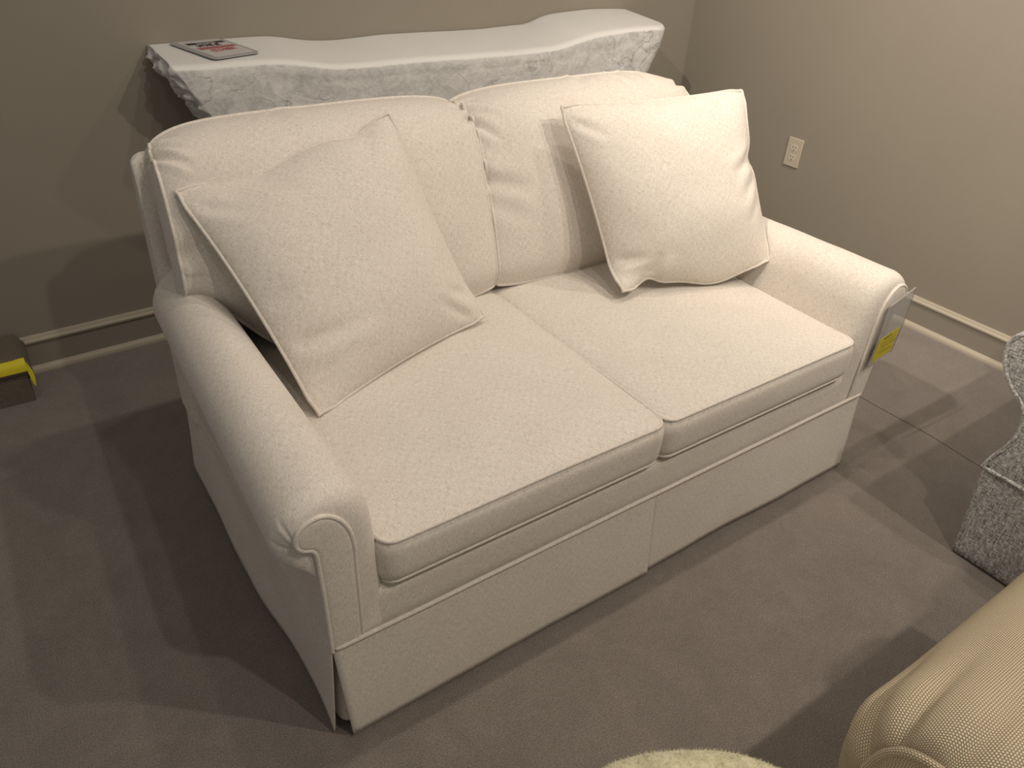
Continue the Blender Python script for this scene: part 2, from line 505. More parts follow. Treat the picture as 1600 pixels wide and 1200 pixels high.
# inner carcass (hidden behind the skirt) and the fabric rail below the seat cushions
b = MB(); b.box((-HW + .03, .035, .06), (HW - .03, D - .02, .25), .01); b.build('base', LINEN, sofa, smooth=False)
for sx in (-1, 1):
    for y in (.08, D - .1):
        b = MB(); b.grid(np.array([[(sx * .70 + q * math.cos(a), y + q * math.sin(a), z) for a in np.linspace(0, 2 * math.pi, 12, endpoint=False)] for q, z in ((.001, 0), (.018, 0), (.026, .06), (.001, .06))]), closed_u=True)
        b.build('leg', DECK, sofa)
b = MB(); xs = np.linspace(-.772, .772, 120); prof = catmull([(.014, HS - .02), (.013, .29), (.015, .33), (.03, .345), (.10, .346), (.30, .346)], 30)
b.grid(np.array([[(x, y + .002 * nz(x * 5, z * 8, 3), z) for y, z in prof] for x in xs]), flip=True)
b.build('front_rail', LINEN, sofa)

# arms
ARM = [(.66, .24), (.668, .34), (.674, .42), (.680, .50), (.688, .555), (.705, .592), (.735, .615), (.770, .622), (.808, .612), (.838, .585), (.853, .550), (.855, .520), (.845, .492), (.825, .474), (.803, .462), (.795, .445), (.791, .36), (.789, .24)]
PAN = [(.728, .25), (.728, .34), (.729, .43), (.729, .495), (.733, .530), (.744, .560), (.760, .580), (.779, .590), (.798, .588), (.815, .577), (.823, .560), (.822, .545), (.812, .533), (.799, .527), (.7935, .515), (.792, .49), (.790, .43), (.788, .34), (.787, .25)]
PL = [(.575, .0042, .0040, .042), (.625, .0042, .0045, .046), (.46, .006, .0018, .035)]
for s in (-1, 1):
    make_arm(sofa, lambda o, f, z, s=s: (s * (o - .030 * min(1, max(0, f) / .85) * float(sstep(.70, .84, np.array(o))) * float(sstep(.34, .47, np.array(z)))), .001 + f, z - (.010 * min(1, max(0, f) / .85) if s > 0 else .012 * (1 - 2.0 * min(1, max(0, f) / .85))) * float(sstep(.36, .54, np.array(z)))), ARM, PAN, .85, .040, LINEN, PL)

# back frame
sec = [(.79, .235), (.83, .50), (.862, .70), (.885, .84), (.895, .868), (.912, .880), (.930, .874), (.938, .855), (.936, .60), (.930, .235)]
sec = catmull(sec, 60)
b = MB(); rows = []
for x in np.concatenate([[-1], -1 + .04 * (1 - np.cos(np.linspace(0, math.pi / 2, 8)))[1:], np.linspace(-.95, .95, 30), (1 - .04 * (1 - np.cos(np.linspace(0, math.pi / 2, 8))))[::-1][:-1], [1]]):
    e = max(0., (abs(x) - .96) / .04); sh = .022 * (1 - math.sqrt(max(0, 1 - e * e)))
    c = np.array([.89, .55])
    rows.append([(x * (.800 - .010 * (z - .3)), (y - c[0]) * (1 - sh / .06) + c[0], z - sh * max(0., (z - .60) / .28)) for y, z in sec])
P = np.array(rows)
b.grid(P, flip=True); b.add(P[0], [list(range(60))]); b.add(P[-1], [list(range(60))[::-1]])
b.build('back_frame', LINEN, sofa)

# seat cushions
seat_cushion(sofa, -.676, -.0015, .004, .80, .352, .452, .026, LINEN, seed=1.3)
seat_cushion(sofa, .0015, .676, .004, .80, .352, .452, .026, LINEN, seed=7.1)

# back cushions
def back_cushion(side, seed):
    # front profile from the bottom front seam, up and over the top to the back seam
    prof = catmull([(.665, .478), (.655, .53), (.680, .63), (.720, .74), (.755, .82), (.786, .872), (.828, .902), (.880, .917), (.930, .918)], 90)
    backl = np.linspace([.79, .478], [.930, .918], 90)
    U = np.sin(np.linspace(-1, 1, 110) * math.pi / 2) * .35 + np.linspace(-1, 1, 110) * .65
    T = np.linspace(0, 1, 90)
    xi, xo = .004, .762                       # inner and outer edges
    P = np.zeros((90, 110, 3))
    tang = np.gradient(prof, axis=0); tang /= np.linalg.norm(tang, axis=1)[:, None]
    nrm = np.stack([-tang[:, 1], tang[:, 0]], 1)      # toward the sitter / up
    def edge(t):  # edge insets: rounded upper corners
        return .014 * float(sstep(.80, 1.0, np.array(t))) ** 1.3
    for i, t in enumerate(T):
        for j, u in enumerate(U):
            q = (u + 1) / 2                       # 0 inner .. 1 outer
            x = xi + (xo - 1.6 * edge(t) - xi) * q
            e = 1 - abs(u) ** 4
            dn = -.014 + .040 * e ** .7 * (1 - .35 * abs(2 * t - 1) ** 3)
            if t > .65: dn -= (.014 if u > 0 else .002) * abs(u) ** 9 * float(sstep(.65, .9, np.array(t)))
            y, z = prof[i] + nrm[i] * dn
            # the outer lower corner is pushed up where it rests on the arm
            lift = .132 * float(sstep(.74, .97, np.array(q))) ** 1.2 * (1 - t) ** 1.6
            z += lift; y += .055 * lift / .13; x += .012 * lift / .13
            # soft folds
            w = .0035 * nz(u * 1.3 + seed, t * 2.2, 1.) + .0012 * nz(u * 6 + seed, t * 5, 4.)
            P[i, j] = (side * x, y - w, z + w * .4)
    def groove(u0, t0, u1, t1, wid, dep):
        a = np.array([u0, t0]); d = np.array([u1, t1]) - a; L = np.linalg.norm(d); dd = d / L
        for i, t in enumerate(T):
            if abs(t - (t0 + t1) / 2) > abs(t1 - t0) / 2 + .12: continue
            for j, u in enumerate(U):
                v = np.array([u, t]) - a; al = v @ dd
                if al < -.02 or al > L * 1.15: continue
                pr = abs(v[0] * dd[1] - v[1] * dd[0]); k = max(0, 1 - max(al, 0) / L)
                g = math.exp(-(pr / wid) ** 2) - .6 * math.exp(-((pr - 2 * wid) / (1.2 * wid)) ** 2)
                P[i, j, 1] += nrm[i][0] * -dep * g * k ** .8
                P[i, j, 2] += nrm[i][1] * -dep * g * k ** .8
    if side < 0:
        groove(1, .80, .82, .70, .018, .016); groove(1, .86, .84, .80, .016, .015); groove(1, .93, .86, .90, .016, .010)
        groove(-1, .80, -.88, .74, .016, .010); groove(-1, .88, -.88, .86, .016, .007)
        groove(1, .30, .75, .36, .05, .006); groove(.30, .95, .18, .78, .05, .004)
    else:
        groove(-1, .84, -.80, .76, .020, .016); groove(-1, .76, -.86, .66, .018, .010); groove(-1, .92, -.88, .90, .016, .008)
        groove(-1, .50, -.66, .42, .035, .010); groove(-1, .42, -.72, .30, .045, .006)
        groove(.10, .95, -.06, .78, .03, .006); groove(.34, .95, .42, .76, .03, .006); groove(.66, .95, .60, .78, .04, .005)
        groove(1, .84, .85, .78, .02, .010)
    B = np.zeros((90, 110, 3))
    for i in range(90):
        for j in range(110):
            B[i, j] = (P[i, j, 0], max(backl[i, 0], P[i, j, 1]) if i < 89 else P[i, j, 1], backl[i, 1] if i < 89 else P[i, j, 2])
            if i < 89: B[i, j, 2] = P[0, j, 2] + (P[89, j, 2] - P[0, j, 2]) * i / 89 if True else 0
    b = MB(); fl = side < 0
    b.grid(P, flip=fl); b.grid(B, flip=not fl)
    for j in (0, 109):
        bul = np.linspace(0, 1, 8)
        strip = np.array([[P[i, j] * (1 - k) + B[i, j] * k + np.array([(1 if j else -1) * side * .010 * math.sin(math.pi * k), 0, 0]) for k in bul] for i in range(90)])
        b.grid(strip, flip=(j > 0) == fl)
    strip = np.array([[P[0, j] * (1 - k) + B[0, j] * k for j in range(110)] for k in np.linspace(0, 1, 6)])
    b.grid(strip, flip=not fl)
    o = b.build('back_cushion', LINEN, sofa)
    loop = list(P[:, 0][::-1]) [:-1] + list(P[0, :]) + list(P[:, -1])[1:]
    w = MB(); w.tube(catmull(loop, 400), .0045); w.build('welt', LINEN, o)
    w = MB(); w.tube(P[-1, :], .0045); w.build('welt', LINEN, o)
back_cushion(-1, 2.0)
back_cushion(1, 9.0)

# skirt
def skirt_panel(x0, y0, x1, y1, zt, zb, flare, name, mat, parent, seed, n_out, e0=0., e1=0., wav=.006, lift=.006, thick=.003, nu=60):
    """hanging panel from (x0,y0) to (x1,y1); n_out = outward unit vector; e0/e1 spread the bottom corners"""
    d = np.array([x1 - x0, y1 - y0]); L = np.linalg.norm(d); d = d / L
    out = []
    for side in (0, 1):
        rows = []
        for h in np.linspace(0, 1, 16):
            row = []
            for s in np.linspace(0, 1, nu):
                q = s * L + (e0 * (1 - s) + e1 * s) * h
                off = flare * h + wav * h ** 1.5 * nz(s * L * 3.2 + seed, h * .6, seed) + .001 * nz(s * L * 9 + seed, h * 2, 1)
                off -= side * thick
                zz = zt + (zb - zt) * h + lift * h * (.5 + .5 * nz(s * L * 2.6 + seed * 2, 0, 5)) * math.sin(math.pi * min(1, max(0, s))) ** .5
                row.append((x0 + d[0] * q + n_out[0] * off, y0 + d[1] * q + n_out[1] * off, zz))
            rows.append(row)
        out.append(np.array(rows))
    b = MB(); F, Bk = out
    b.grid(F); b.grid(Bk, flip=True)
    for A_, B_ in ((F[-1], Bk[-1]), (Bk[:, 0], F[:, 0]), (F[:, -1], Bk[:, -1])): b.grid(np.stack([A_, B_]))
    return b.build(name, mat, parent, weld=1e-6)
skirt_panel(-HW, -.001, .004, -.001, HS, .006, .022, 'skirt_panel', LINEN, sofa, 1.1, (0, -1), e0=.014, wav=.003, lift=.003)
skirt_panel(.002, 0, HW, 0, HS, .006, .017, 'skirt_panel', LINEN, sofa, 5.2, (0, -1), e1=-.004, e0=.004, wav=.010, lift=.018)
skirt_panel(-HW - .003, D, -HW - .003, 0, HS, .006, .019, 'skirt_panel', LINEN, sofa, 8.4, (-1, 0), e1=-.004, wav=.022, lift=.012)
skirt_panel(HW, 0, HW, D, HS, .006, .014, 'skirt_panel', LINEN, sofa, 3.7, (1, 0), wav=.010, lift=.010)
skirt_panel(HW, D, -HW, D, HS, .006, .012, 'skirt_panel', LINEN, sofa, 6.7, (0, 1), wav=.008, lift=.008)
# inner pleat pieces behind the slits
for s in (-1, 1):
    b = MB(); G = []
    for h in np.linspace(0, 1, 12):
        pts = catmull([(s * (HW - .012), .16, 0), (s * (HW - .012), .05, 0), (s * (HW - .020), .020, 0), (s * (HW - .05), .012, 0), (s * (HW - .16), .012, 0)], 30)
        G.append([(x + s * .010 * h, y - .010 * h, (HS - .006) + (.022 - HS) * h) for x, y, _ in pts])
    b.grid(np.array(G)); b.build('pleat_underlay', LINEN, sofa)
b = MB(); b.grid(np.array([[(x, .006 - .008 * h, HS - .004 + (.02 - HS) * h) for x in np.linspace(-.11, .11, 12)] for h in np.linspace(0, 1, 8)])); b.build('pleat_underlay', LINEN, sofa)
# cord along the top of the skirt
O = rrect(-HW - .001, HW + .001, -.004, D + .002, .016, 400)
b = MB(); b.tube([(x, y, HS + .001 + .0012 * nz(x * 6, y * 6, 2)) for x, y in O], .0048, closed=True); b.build('skirt_welt', LINEN, sofa)

# ------------------------------------------------------------------ throw pillows
def throw_pillow(label, BL, BR, TR, TL, front, back, seed, warp=None, feats=(), conc=.065, bend=0.):
    BL, BR, TR, TL = map(np.array, (BL, BR, TR, TL)); c = (BL + BR + TR + TL) / 4
    BL, BR, TR, TL = [c + (q - c) * 1.032 for q in (BL, BR, TR, TL)]
    r = thing('throw_pillow', label, 'pillow', (float(c[0]), float(c[1]), float(min(BL[2], BR[2]))), 'cream throw pillows on the loveseat')
    n = 110
    lin = np.linspace(-1, 1, n); W = .55 * lin + .45 * np.sin(lin * math.pi / 2)
    U, V = np.meshgrid(W, W)
    # pulled-in edges, eared corners
    ear = sstep(.80, 1., np.abs(U)) * sstep(.80, 1., np.abs(V))
    Uc = U * (1 - .03 * ear) * (1 - conc * (1 - V ** 2) ** .8 * np.abs(U) ** 2)
    Vc = V * (1 - .03 * ear) * (1 - conc * (1 - U ** 2) ** .8 * np.abs(V) ** 2)
    def corner(a, b): return ((1 + a * Uc) * (1 + b * Vc) / 4)[..., None]
    base = corner(-1, -1) * BL + corner(1, -1) * BR + corner(1, 1) * TR + corner(-1, 1) * TL
    N = np.cross(BR - BL + TR - TL, TL - BL + TR - BR); N /= np.linalg.norm(N)
    if N[1] > 0: N = -N
    body = (np.clip(1 - np.abs(U) ** 2.6, 0, 1) * np.clip(1 - np.abs(V) ** 2.6, 0, 1)) ** .72
    disp = np.zeros_like(U)
    for (kind, *a) in feats:
        if kind == 'fold':            # (u0,v0)-(u1,v1), width, depth
            u0, v0, u1, v1, w, dep = a
            L = math.hypot(u1 - u0, v1 - v0); du, dv = (u1 - u0) / L, (v1 - v0) / L
            al = (U - u0) * du + (V - v0) * dv; pr = (U - u0) * dv - (V - v0) * du
            k = sstep(-.06, .1, al) * np.clip(1 - al / L, 0, 1) ** .8
            disp += dep * (-gauss(pr, w) + .7 * gauss(pr - 1.8 * w, 1.2 * w)) * k
    rough = np.array([[.0045 * nz(u * 1.6 + seed, v * 1.6, 0) + .0018 * nz(u * 4 + seed, v * 4, 3) for u in W] for v in W])
    ef = (1 - np.maximum(np.abs(U), np.abs(V)) ** 6)
    bendv = bend * (1 - U ** 2)
    pf = base + N * (front * body + (disp + rough) * ef + bendv)[..., None]
    pb = base + N * (-back * body + bendv)[..., None]
    if warp is not None: pf = warp(pf, U, V, N); pb = warp(pb, U, V, N)
    L = .5
    b = MB()
    b.grid(pf, U=U * L / 2, V=V * L / 2); b.grid(pb, U=U * L / 2, V=V * L / 2, flip=True)
    o = b.build('pillow_body', LINEN, r, weld=1e-6)
    e = np.concatenate([pf[0, :-1], pf[:-1, -1], pf[-1, ::-1][:-1], pf[::-1, 0][:-1]])
    b = MB(); b.tube(catmull(e[::3], 420, closed=True), .0044, closed=True); b.build('welt', LINEN, r)
    return r

def warpL(P, U, V, N):
    P = P.copy()
    # top edge sags in the middle towards the left ear, right ear stands proud
    s = gauss(U + .35, .42) * sstep(.35, 1., V)
    P[..., 2] -= .020 * s
    s2 = gauss(U - .62, .22) * sstep(.45, 1., V); P[..., 2] -= .022 * s2
    k = sstep(.55, 1., U) * sstep(.55, 1., -V); P += (k * .02)[..., None] * N
    return P
throw_pillow('cream linen throw pillow leaning on the left arm, pointed corner up', (-.632, .375, .478), (-.135, .545, .482), (-.255, .765, .945), (-.745, .755, .845), .082, .052, 3.1, warpL,
             [('fold', -.92, -.45, -.15, -.50, .07, .012), ('fold', .82, -.95, .45, -.62, .05, .012), ('fold', .95, -.72, .60, -.60, .05, .010),
              ('fold', -.45, .98, -.15, .70, .08, .006), ('fold', -.95, .80, -.6, .62, .06, .010), ('fold', .66, .92, .40, .55, .07, .008), ('fold', -.97, -.1, -.5, -.05, .07, .006)])
def warpR(P, U, V, N):
    P = P.copy()
    k = sstep(.62, 1., -U) * sstep(.62, 1., -V)
    P += k[..., None] * (N * .045 + np.array([-.006, 0, .010]))
    k2 = gauss(U + .62, .16) * sstep(.6, 1., -V); P[..., 2] += .026 * k2
    P[..., 2] -= .040 * gauss(U - .30, .42) * sstep(.2, 1., -V)
    k3 = sstep(.7, 1., U) * gauss(V - .22, .12); P[..., 0] -= .018 * k3
    return P
throw_pillow('cream linen throw pillow leaning on the right back cushion, lower corner curled', (.262, .474, .482), (.684, .330, .548), (.692, .550, .952), (.194, .700, .925), .085, .050, 8.6, warpR,
             [('fold', -.60, -.98, -.42, -.62, .06, .022), ('fold', -.95, -.62, -.55, -.66, .06, .014), ('fold', -.95, .82, -.62, .60, .05, .008),
              ('fold', .98, .25, .55, .05, .06, .014), ('fold', .98, .05, .62, -.25, .06, .012), ('fold', .98, -.2, .7, -.5, .06, .010), ('fold', .80, .98, .50, .70, .07, .008), ('fold', -.9, .98, -.5, .86, .05, .006)], conc=.055)

# ------------------------------------------------------------------ price tag on the right arm
def tagsleeve():
    TL = np.array((.741, -.013, .549)); TR = np.array((.831, -.015, .581)); BLp = np.array((.732, -.017, .374)); BRp = np.array((.826, -.017, .388))
    r = thing('price_tag', 'clear plastic tag sleeve with a yellow card hanging on the right arm of the loveseat', 'price tag', tuple(map(float, (BLp + BRp) / 2)))
    def quad(u0, u1, v0, v1, off, th=.0006):
        rows = []
        for s in (0, 1):
            g = []
            for v in np.linspace(v0, v1, 10):
                row = []
                for u in np.linspace(u0, u1, 8):
                    p = (BLp * (1 - u) + BRp * u) * (1 - v) + (TL * (1 - u) + TR * u) * v
                    bow = .002 * math.sin(math.pi * v)
                    row.append(p + np.array([0, -(bow + off + s * th), 0]))
                g.append(row)
            rows.append(np.array(g))
        b = MB(); b.grid(rows[0]); b.grid(rows[1], flip=True)
        A, Bq = rows
        for a, c in ((A[0], Bq[0]), (A[-1], Bq[-1]), (A[:, 0], Bq[:, 0]), (A[:, -1], Bq[:, -1])): b.grid(np.stack([a, c]))
        return b, rows
    b, _ = quad(0, 1, 0, 1, 0, .0022); b.build('clear_sleeve', FILM, r)
    b, _ = quad(.05, .93, .04, .44, .0024); c = b.build('yellow_card', YCARD, r)
    b = MB()
    random.seed(2)
    def P(u, v):
        p = (BLp * (1 - u) + BRp * u) * (1 - v) + (TL * (1 - u) + TR * u) * v
        return p + np.array([0, -.002 * math.sin(math.pi * v) - .0036, 0])
    for v, u0, u1, h in ((.40, .25, .6, .018), (.345, .15, .8, .007), (.30, .2, .7, .007), (.25, .3, .85, .010), (.20, .15, .5, .006), (.15, .3, .8, .01)):
        u = u0
        while u < u1:
            w = random.uniform(.03, .09); b.add([P(u, v - h), P(u + w, v - h + .004), P(u + w, v + h), P(u, v + h - .003)], [[0, 1, 2, 3]]); u += w + .03
    b.build('writing', INK, c)
    b = MB(); b.tube([P(0, 0), P(0, .5), P(0, 1)], .0009, n=6); b.tube([P(0, 1), P(1, 1)], .0009, n=6); b.tube([P(1, 1), P(1, .5), P(1, 0)], .0007, n=6); b.tube([P(0, 0), P(1, 0)], .0008, n=6)
    b.build('sleeve_edge', mat_plain('sleeve_edge_plastic', (.30, .28, .25), .3), r)
tagsleeve()

# ------------------------------------------------------------------ stone mantel on the back wall
def mantel():
    xs = np.concatenate([np.linspace(-.56, -.50, 16)[:-1], np.linspace(-.50, 1.22, 330), np.linspace(1.22, 1.31, 18)[1:]])
    # rows around the section: top back -> top front -> down the front -> bottom -> back
    zb_k = ([-.6, -.25, -.19, -.12, -.05, .03, .2, .6, .82, .87, .93, 1.12, 1.26, 1.35], [.942, .946, .944, .930, .920, .918, .925, .918, .925, .945, .955, .962, .957, .950])
    zf_k = ([-.6, -.35, -.26, -.18, -.10, .0, .17, .54, .74, .84, .93, 1.05, 1.2, 1.35], [.929, .929, .926, .912, .899, .897, .898, .893, .896, .915, .930, .938, .938, .934])
    def sm(k, x):
        return float(np.mean([np.interp(x + d, *k) for d in (-.03, -.015, 0, .015, .03)]))
    NT_, NF, NB, NK = 26, 54, 16, 12
    rows = []; 
    for x in xs:
        a = max(0., (-.50 - x) / .06); e = max(0., (x - 1.22) / .09)
        yb = Y0 - TH * (X0 - x) - .003
        zbk, zft = sm(zb_k, x), sm(zf_k, x)
        yf = 1.425 + .006 * nz(x * 4, 0, 0) + .10 * (1 - math.sqrt(max(0, 1 - e * e))) + .006 * a
        row = []
        for k in np.linspace(0, 1, NT_):
            y = yb + (yf - yb) * k; z = zbk + (zft - zbk) * k
            z += .0015 * nz(x * 6, y * 6, 0) - .010 * max(0, (k - .93) / .07) ** 2 - .004 * max(0, (.05 - k) / .05)
            row.append((x, y, z, 0))
        for k in np.linspace(0, 1, NF)[1:]:
            z = (zft - .010) + (.690 - zft) * k
            y = yf - .001 * math.sin(math.pi * min(1, k * 6)) + .030 * k ** 1.25
            row.append((x, y, z, k))
        for k in np.linspace(0, 1, NB)[1:]:
            row.append((x, yf + .030 + (yb - yf - .030) * k, .680 + .01 * k, 1 - k * .6))
        for k in np.linspace(0, 1, NK)[1:-1]:
            row.append((x, yb, .69 + (zbk - .69) * k, 0))
        rows.append(row)
    R = np.array(rows); P = R[..., :3].copy(); K = R[..., 3]
    # both ends are undercut: pull x in with depth below the top
    ztop = np.array([[max(r[0][2], 0)] for r in rows])
    dep = np.clip((.93 - P[..., 2]) / .25, 0, 1)
    cx = .375; half = .935
    t = (P[..., 0] - cx) / half
    pullL = .150 * dep ** 1.0 ; pullR = .075 * dep ** 1.3
    P[..., 0] += np.where(t < 0, pullL * np.clip(-t, 0, 1) ** 3, -pullR * np.clip(t, 0, 1) ** 3)
    N = grid_normals(P)
    if N[len(xs) // 2, NT_ // 2, 2] < 0: N = -N
    for i in range(P.shape[0]):
        for j in range(P.shape[1]):
            k = K[i, j]
            if k <= 0: continue
            x, y, z = P[i, j]
            v = Vector((x, y, z))
            amp = min(1, k * 8)
            d = .0030 * noise.fractal(v * 7, 1.0, 2.0, 5) + .0030 * noise.ridged_multi_fractal(v * 6 + Vector((3, 1, 2)), 1., 2., 4, 1., 2.) - .003
            P[i, j] += N[i, j] * d * amp * float(sstep(0, .25, np.array(k)) * .8 + .2)
    # chiselled end caps
    b = MB(); nt = NT_
    b.grid(P[:, :nt], U=P[:, :nt, 0], V=P[:, :nt, 1], mi=1, flip=True)
    b.grid(P[:, nt - 1:], mi=0, flip=True)
    for end, sg in ((0, -1), (-1, 1)):
        ring = P[end]; n = len(ring); c = ring.mean(0) + np.array([0, 0, .02])
        G = [ring]
        for q in np.linspace(0, 1, 30)[1:]:
            g = []
            for p in ring:
                w = p * (1 - q) + c * q
                v = Vector((w[0] * 1.5, w[1], w[2]))
                k = min(1, q * 6)
                d = (.034 * noise.ridged_multi_fractal(v * 11, .9, 2.1, 5, 1., 2.) - .035 + .014 * noise.fractal(v * 22, 1., 2., 4)) if sg < 0 else .008 * noise.fractal(v * 9, 1., 2., 5)
                g.append((w[0] + sg * (d * k + .018 * math.sin(math.pi / 2 * q)), w[1], w[2]))
            G.append(np.array(g))
        b.grid(np.array(G), closed_u=True, mi=0, flip=(sg > 0))
    o = b.build('mantel_shelf', [STONE, STONETOP], None, weld=1e-5)
    tag(o, 'rough white stone mantel shelf on the back wall behind the loveseat', 'mantel')
mantel()

# sign lying on the mantel
def sign():
    z0 = .9345
    c = [np.array(q) for q in ((-.510, 1.655, .9455), (-.355, 1.672, .9460), (-.296, 1.490, .9375), (-.440, 1.450, .9360))]  # back-left, back-right, front-right, front-left
    r = thing('price_sign', 'small silver-framed price sign lying flat on the left end of the stone mantel', 'sign', tuple(map(float, sum(c) / 4)))
    def P(u, v, h=0.): # u left->right, v back->front
        p = (c[0] * (1 - u) + c[1] * u) * (1 - v) + (c[3] * (1 - u) + c[2] * u) * v
        return p + np.array([0, 0, h])
    def plate(u0, u1, v0, v1, h0, h1, name, mat, par, rad=.0, sk=0.):
        if rad:
            O = rrect(u0, u1, v0, v1, rad, 60)
        else: O = np.array([(u0, v0), (u1, v0), (u1, v1), (u0, v1)])
        b = MB(); n = len(O)
        A = np.array([[P(u, v, h) for u, v in O] for h in (h0, h1)])
        b.grid(A, closed_u=True, flip=True); b.add(A[1], [list(range(n))[::-1]]); b.add(A[0], [list(range(n))])
        o = b.build(name, mat, par, smooth=False, weld=1e-6); return o
    plate(0, 1, 0, 1, -.001, .0018, 'frame', SILVER, r, .08)
    card = plate(.10, .93, .05, .93, .0019, .0026, 'card', CARD, r, .04)
    plate(.17, .90, .17, .27, .0027, .0029, 'black_band', BLACK, card)
    plate(.17, .90, .44, .55, .0027, .0029, 'red_band', REDP, card)
    rnd = random.Random(5)
    def letters(u0, u1, v0, v1, h, n, mat, nm, thick=.010):
        b = MB(); w = (u1 - u0) / n
        for k in range(n):
            a = u0 + k * w + w * .12; e = a + w * .7
            shapes = [[(a, v0), (a, v1)], [(e, v0), (e, v1)], [(a, v0), (e, v0)], [(a, (v0 + v1) / 2), (e, (v0 + v1) / 2)], [(a, v1), (e, v1)], [(a, v0), (e, v1)]]
            for s_ in rnd.sample(shapes, 3):
                b.tube([P(*s_[0], h), P(*s_[1], h)], thick * .06, n=5)
        b.build(nm, mat, card, smooth=False)
    letters(.36, .72, .20, .245, .0029, 11, WHITEP, 'band_lettering', .006)
    letters(.26, .72, .31, .40, .0027, 7, BLACK, 'black_lettering', .022)
    letters(.30, .78, .60, .70, .0027, 7, REDP, 'red_lettering', .03)
sign()

# ------------------------------------------------------------------ carpeted step with yellow tape, far left
def step():
    XR = -1.100; XL = -2.3; yb = 1.655; yf = 1.487; zt = .148
    r = thing('carpeted_step', 'low carpeted step against the back wall at the far left', 'step', ((XL + XR) / 2, (yb + yf) / 2, 0))
    C2 = mat_carpet_dark
    sec = catmull([(yf + .006, .0), (yf + .008, .080), (yf + .010, .092), (yf + .002, .097), (yf - .003, .118), (yf + .004, .140), (yf + .022, zt), (yf + .08, zt + .002), (yb, zt + .002)], 50)
    rows = []
    for x in np.linspace(XL, XR, 60):
        e = max(0, (x - (XR - .03)) / .03); sh = 1 - math.sqrt(max(0, 1 - e * e))
        rows.append([(min(x, XR - .018) if z < .093 else x, y + .0, max(0, z - .035 * sh * (z / zt) * (1 if y > yf + .02 else .6))) for y, z in sec])
    P = np.array(rows); b = MB(); b.grid(P, flip=False)
    end = [list(range(50)) + [51, 50]]
    for Q in (P[0], P[-1]):
        b.add(list(Q) + [(Q[0][0], Q[0][1], 0), (Q[0][0], yb, 0)], end)
    b.build('step_body', C2, r, weld=1e-6)
    t = None
    # strip along the nosing, then a loose tail at the end
    tape = []
    for x in np.linspace(XL + .02, XR - .012, 40):
        tape.append([(x, y, z) for y, z in ((yf + .016, zt + .002 - .004), (yf + .003, .144), (yf - .006, .128), (yf - .0065, .112))])
    b = MB(); G = np.array(tape); b.grid(G); b.grid(G + [0, .0008, -.0008], flip=True)
    t = b.build('hazard_tape', YTAPE, r); t['label'] = 'yellow tape folded over the step edge'
    A = catmull([(-1.1125, 1.482, .138), (-1.1135, 1.480, .110), (-1.1105, 1.477, .066)], 14)
    B_ = catmull([(-1.1100, 1.482, .140), (-1.1005, 1.479, .102), (-1.1050, 1.470, .062)], 14)
    G = [[A[k] * (1 - q) + B_[k] * q for q in np.linspace(0, 1, 4)] for k in range(14)]
    b = MB(); G = np.array(G); b.grid(G); b.grid(G + [0, .0008, 0], flip=True); b.build('tape_tail', YTAPE, t)
def _dark():
    t = NT('brown_grey_step_carpet', 1.); v = t.uv((1, 1, 1), obj=True)
    t.color(t.ramp(t.noise(v, 380, 3, .7), [(.25, (.11, .09, .07)), (.5, (.18, .15, .118)), (.78, (.26, .22, .18))]))
    t.bump(t.noise(v, 420, 3, .7), .8, .004); return t.m
mat_carpet_dark = _dark()
step()

# ------------------------------------------------------------------ grey chenille armchair at the right edge
def grey_chair():
    r = thing('armchair', 'grey chenille skirted armchair at the right edge of the picture', 'armchair', (1.17, -.78, 0))
    XF = .752; yo = -.365; W = .84
    pan = [(-.500, .27), (-.500, .50), (-.490, .57), (-.465, .62), (-.420, .642), (-.370, .645), (-.325, .628), (-.300, .598), (-.300, .560), (-.318, .520), (-.345, .490), (-.374, .468), (-.392, .440), (-.398, .400), (-.390, .350), (-.372, .300), (-.365, .27)]
    pc = catmull(pan, 30)
    for s, nm in ((1, 'near'), (-1, 'far')):
        m = (lambda o, f, z: (XF + f, o, z)) if s > 0 else (lambda o, f, z: (XF + f, -W - o + 2 * yo, z))
        armp = [(a + .004 * (1 if a > -.43 else -1), z + (.004 if z > .45 else 0)) for a, z in pan]
        make_arm(r, m, armp, pan, .80, .012, CHEN, (), welt=.0065, wr=.003)
    skirt_panel(XF - .002, yo - W, XF - .002, yo, .270, .006, .002, 'skirt_panel', CHEN, r, 12., (-1, 0), e1=-.026, wav=.004, lift=.002, thick=.008)
    skirt_panel(XF, yo - .002, XF + .82, yo - .002, .268, .006, -.022, 'skirt_panel', CHEN, r, 15., (0, 1), wav=.005, lift=.004, thick=.008)
    skirt_panel(XF + .82, yo - W, XF, yo - W, .268, .006, .012, 'skirt_panel', CHEN, r, 17., (0, -1), wav=.005, lift=.004, thick=.008)
    skirt_panel(XF + .82, yo, XF + .82, yo - W, .268, .006, .012, 'skirt_panel', CHEN, r, 19., (1, 0), wav=.005, lift=.004, thick=.008)
    O = rrect(XF - .004, XF + .822, yo - W - .002, yo + .002, .012, 240)
    b = MB(); b.tube([(x, y, .272) for x, y in O], .006, closed=True); b.build('skirt_welt', CHEN, r)
    b = MB(); b.box((XF + .02, yo - W + .02, .05), (XF + .80, yo - .02, .33), .01); b.build('base', CHEN, r, smooth=False)
    seat_cushion(r, XF + .002, XF + .62, -1.06, -.51, .335, .44, .025, CHEN, seed=4.4)
    b = MB(); b.box((XF + .64, yo - W + .02, .28), (XF + .82, yo - .02, .88), .05); b.build('backrest', CHEN, r)
grey_chair()

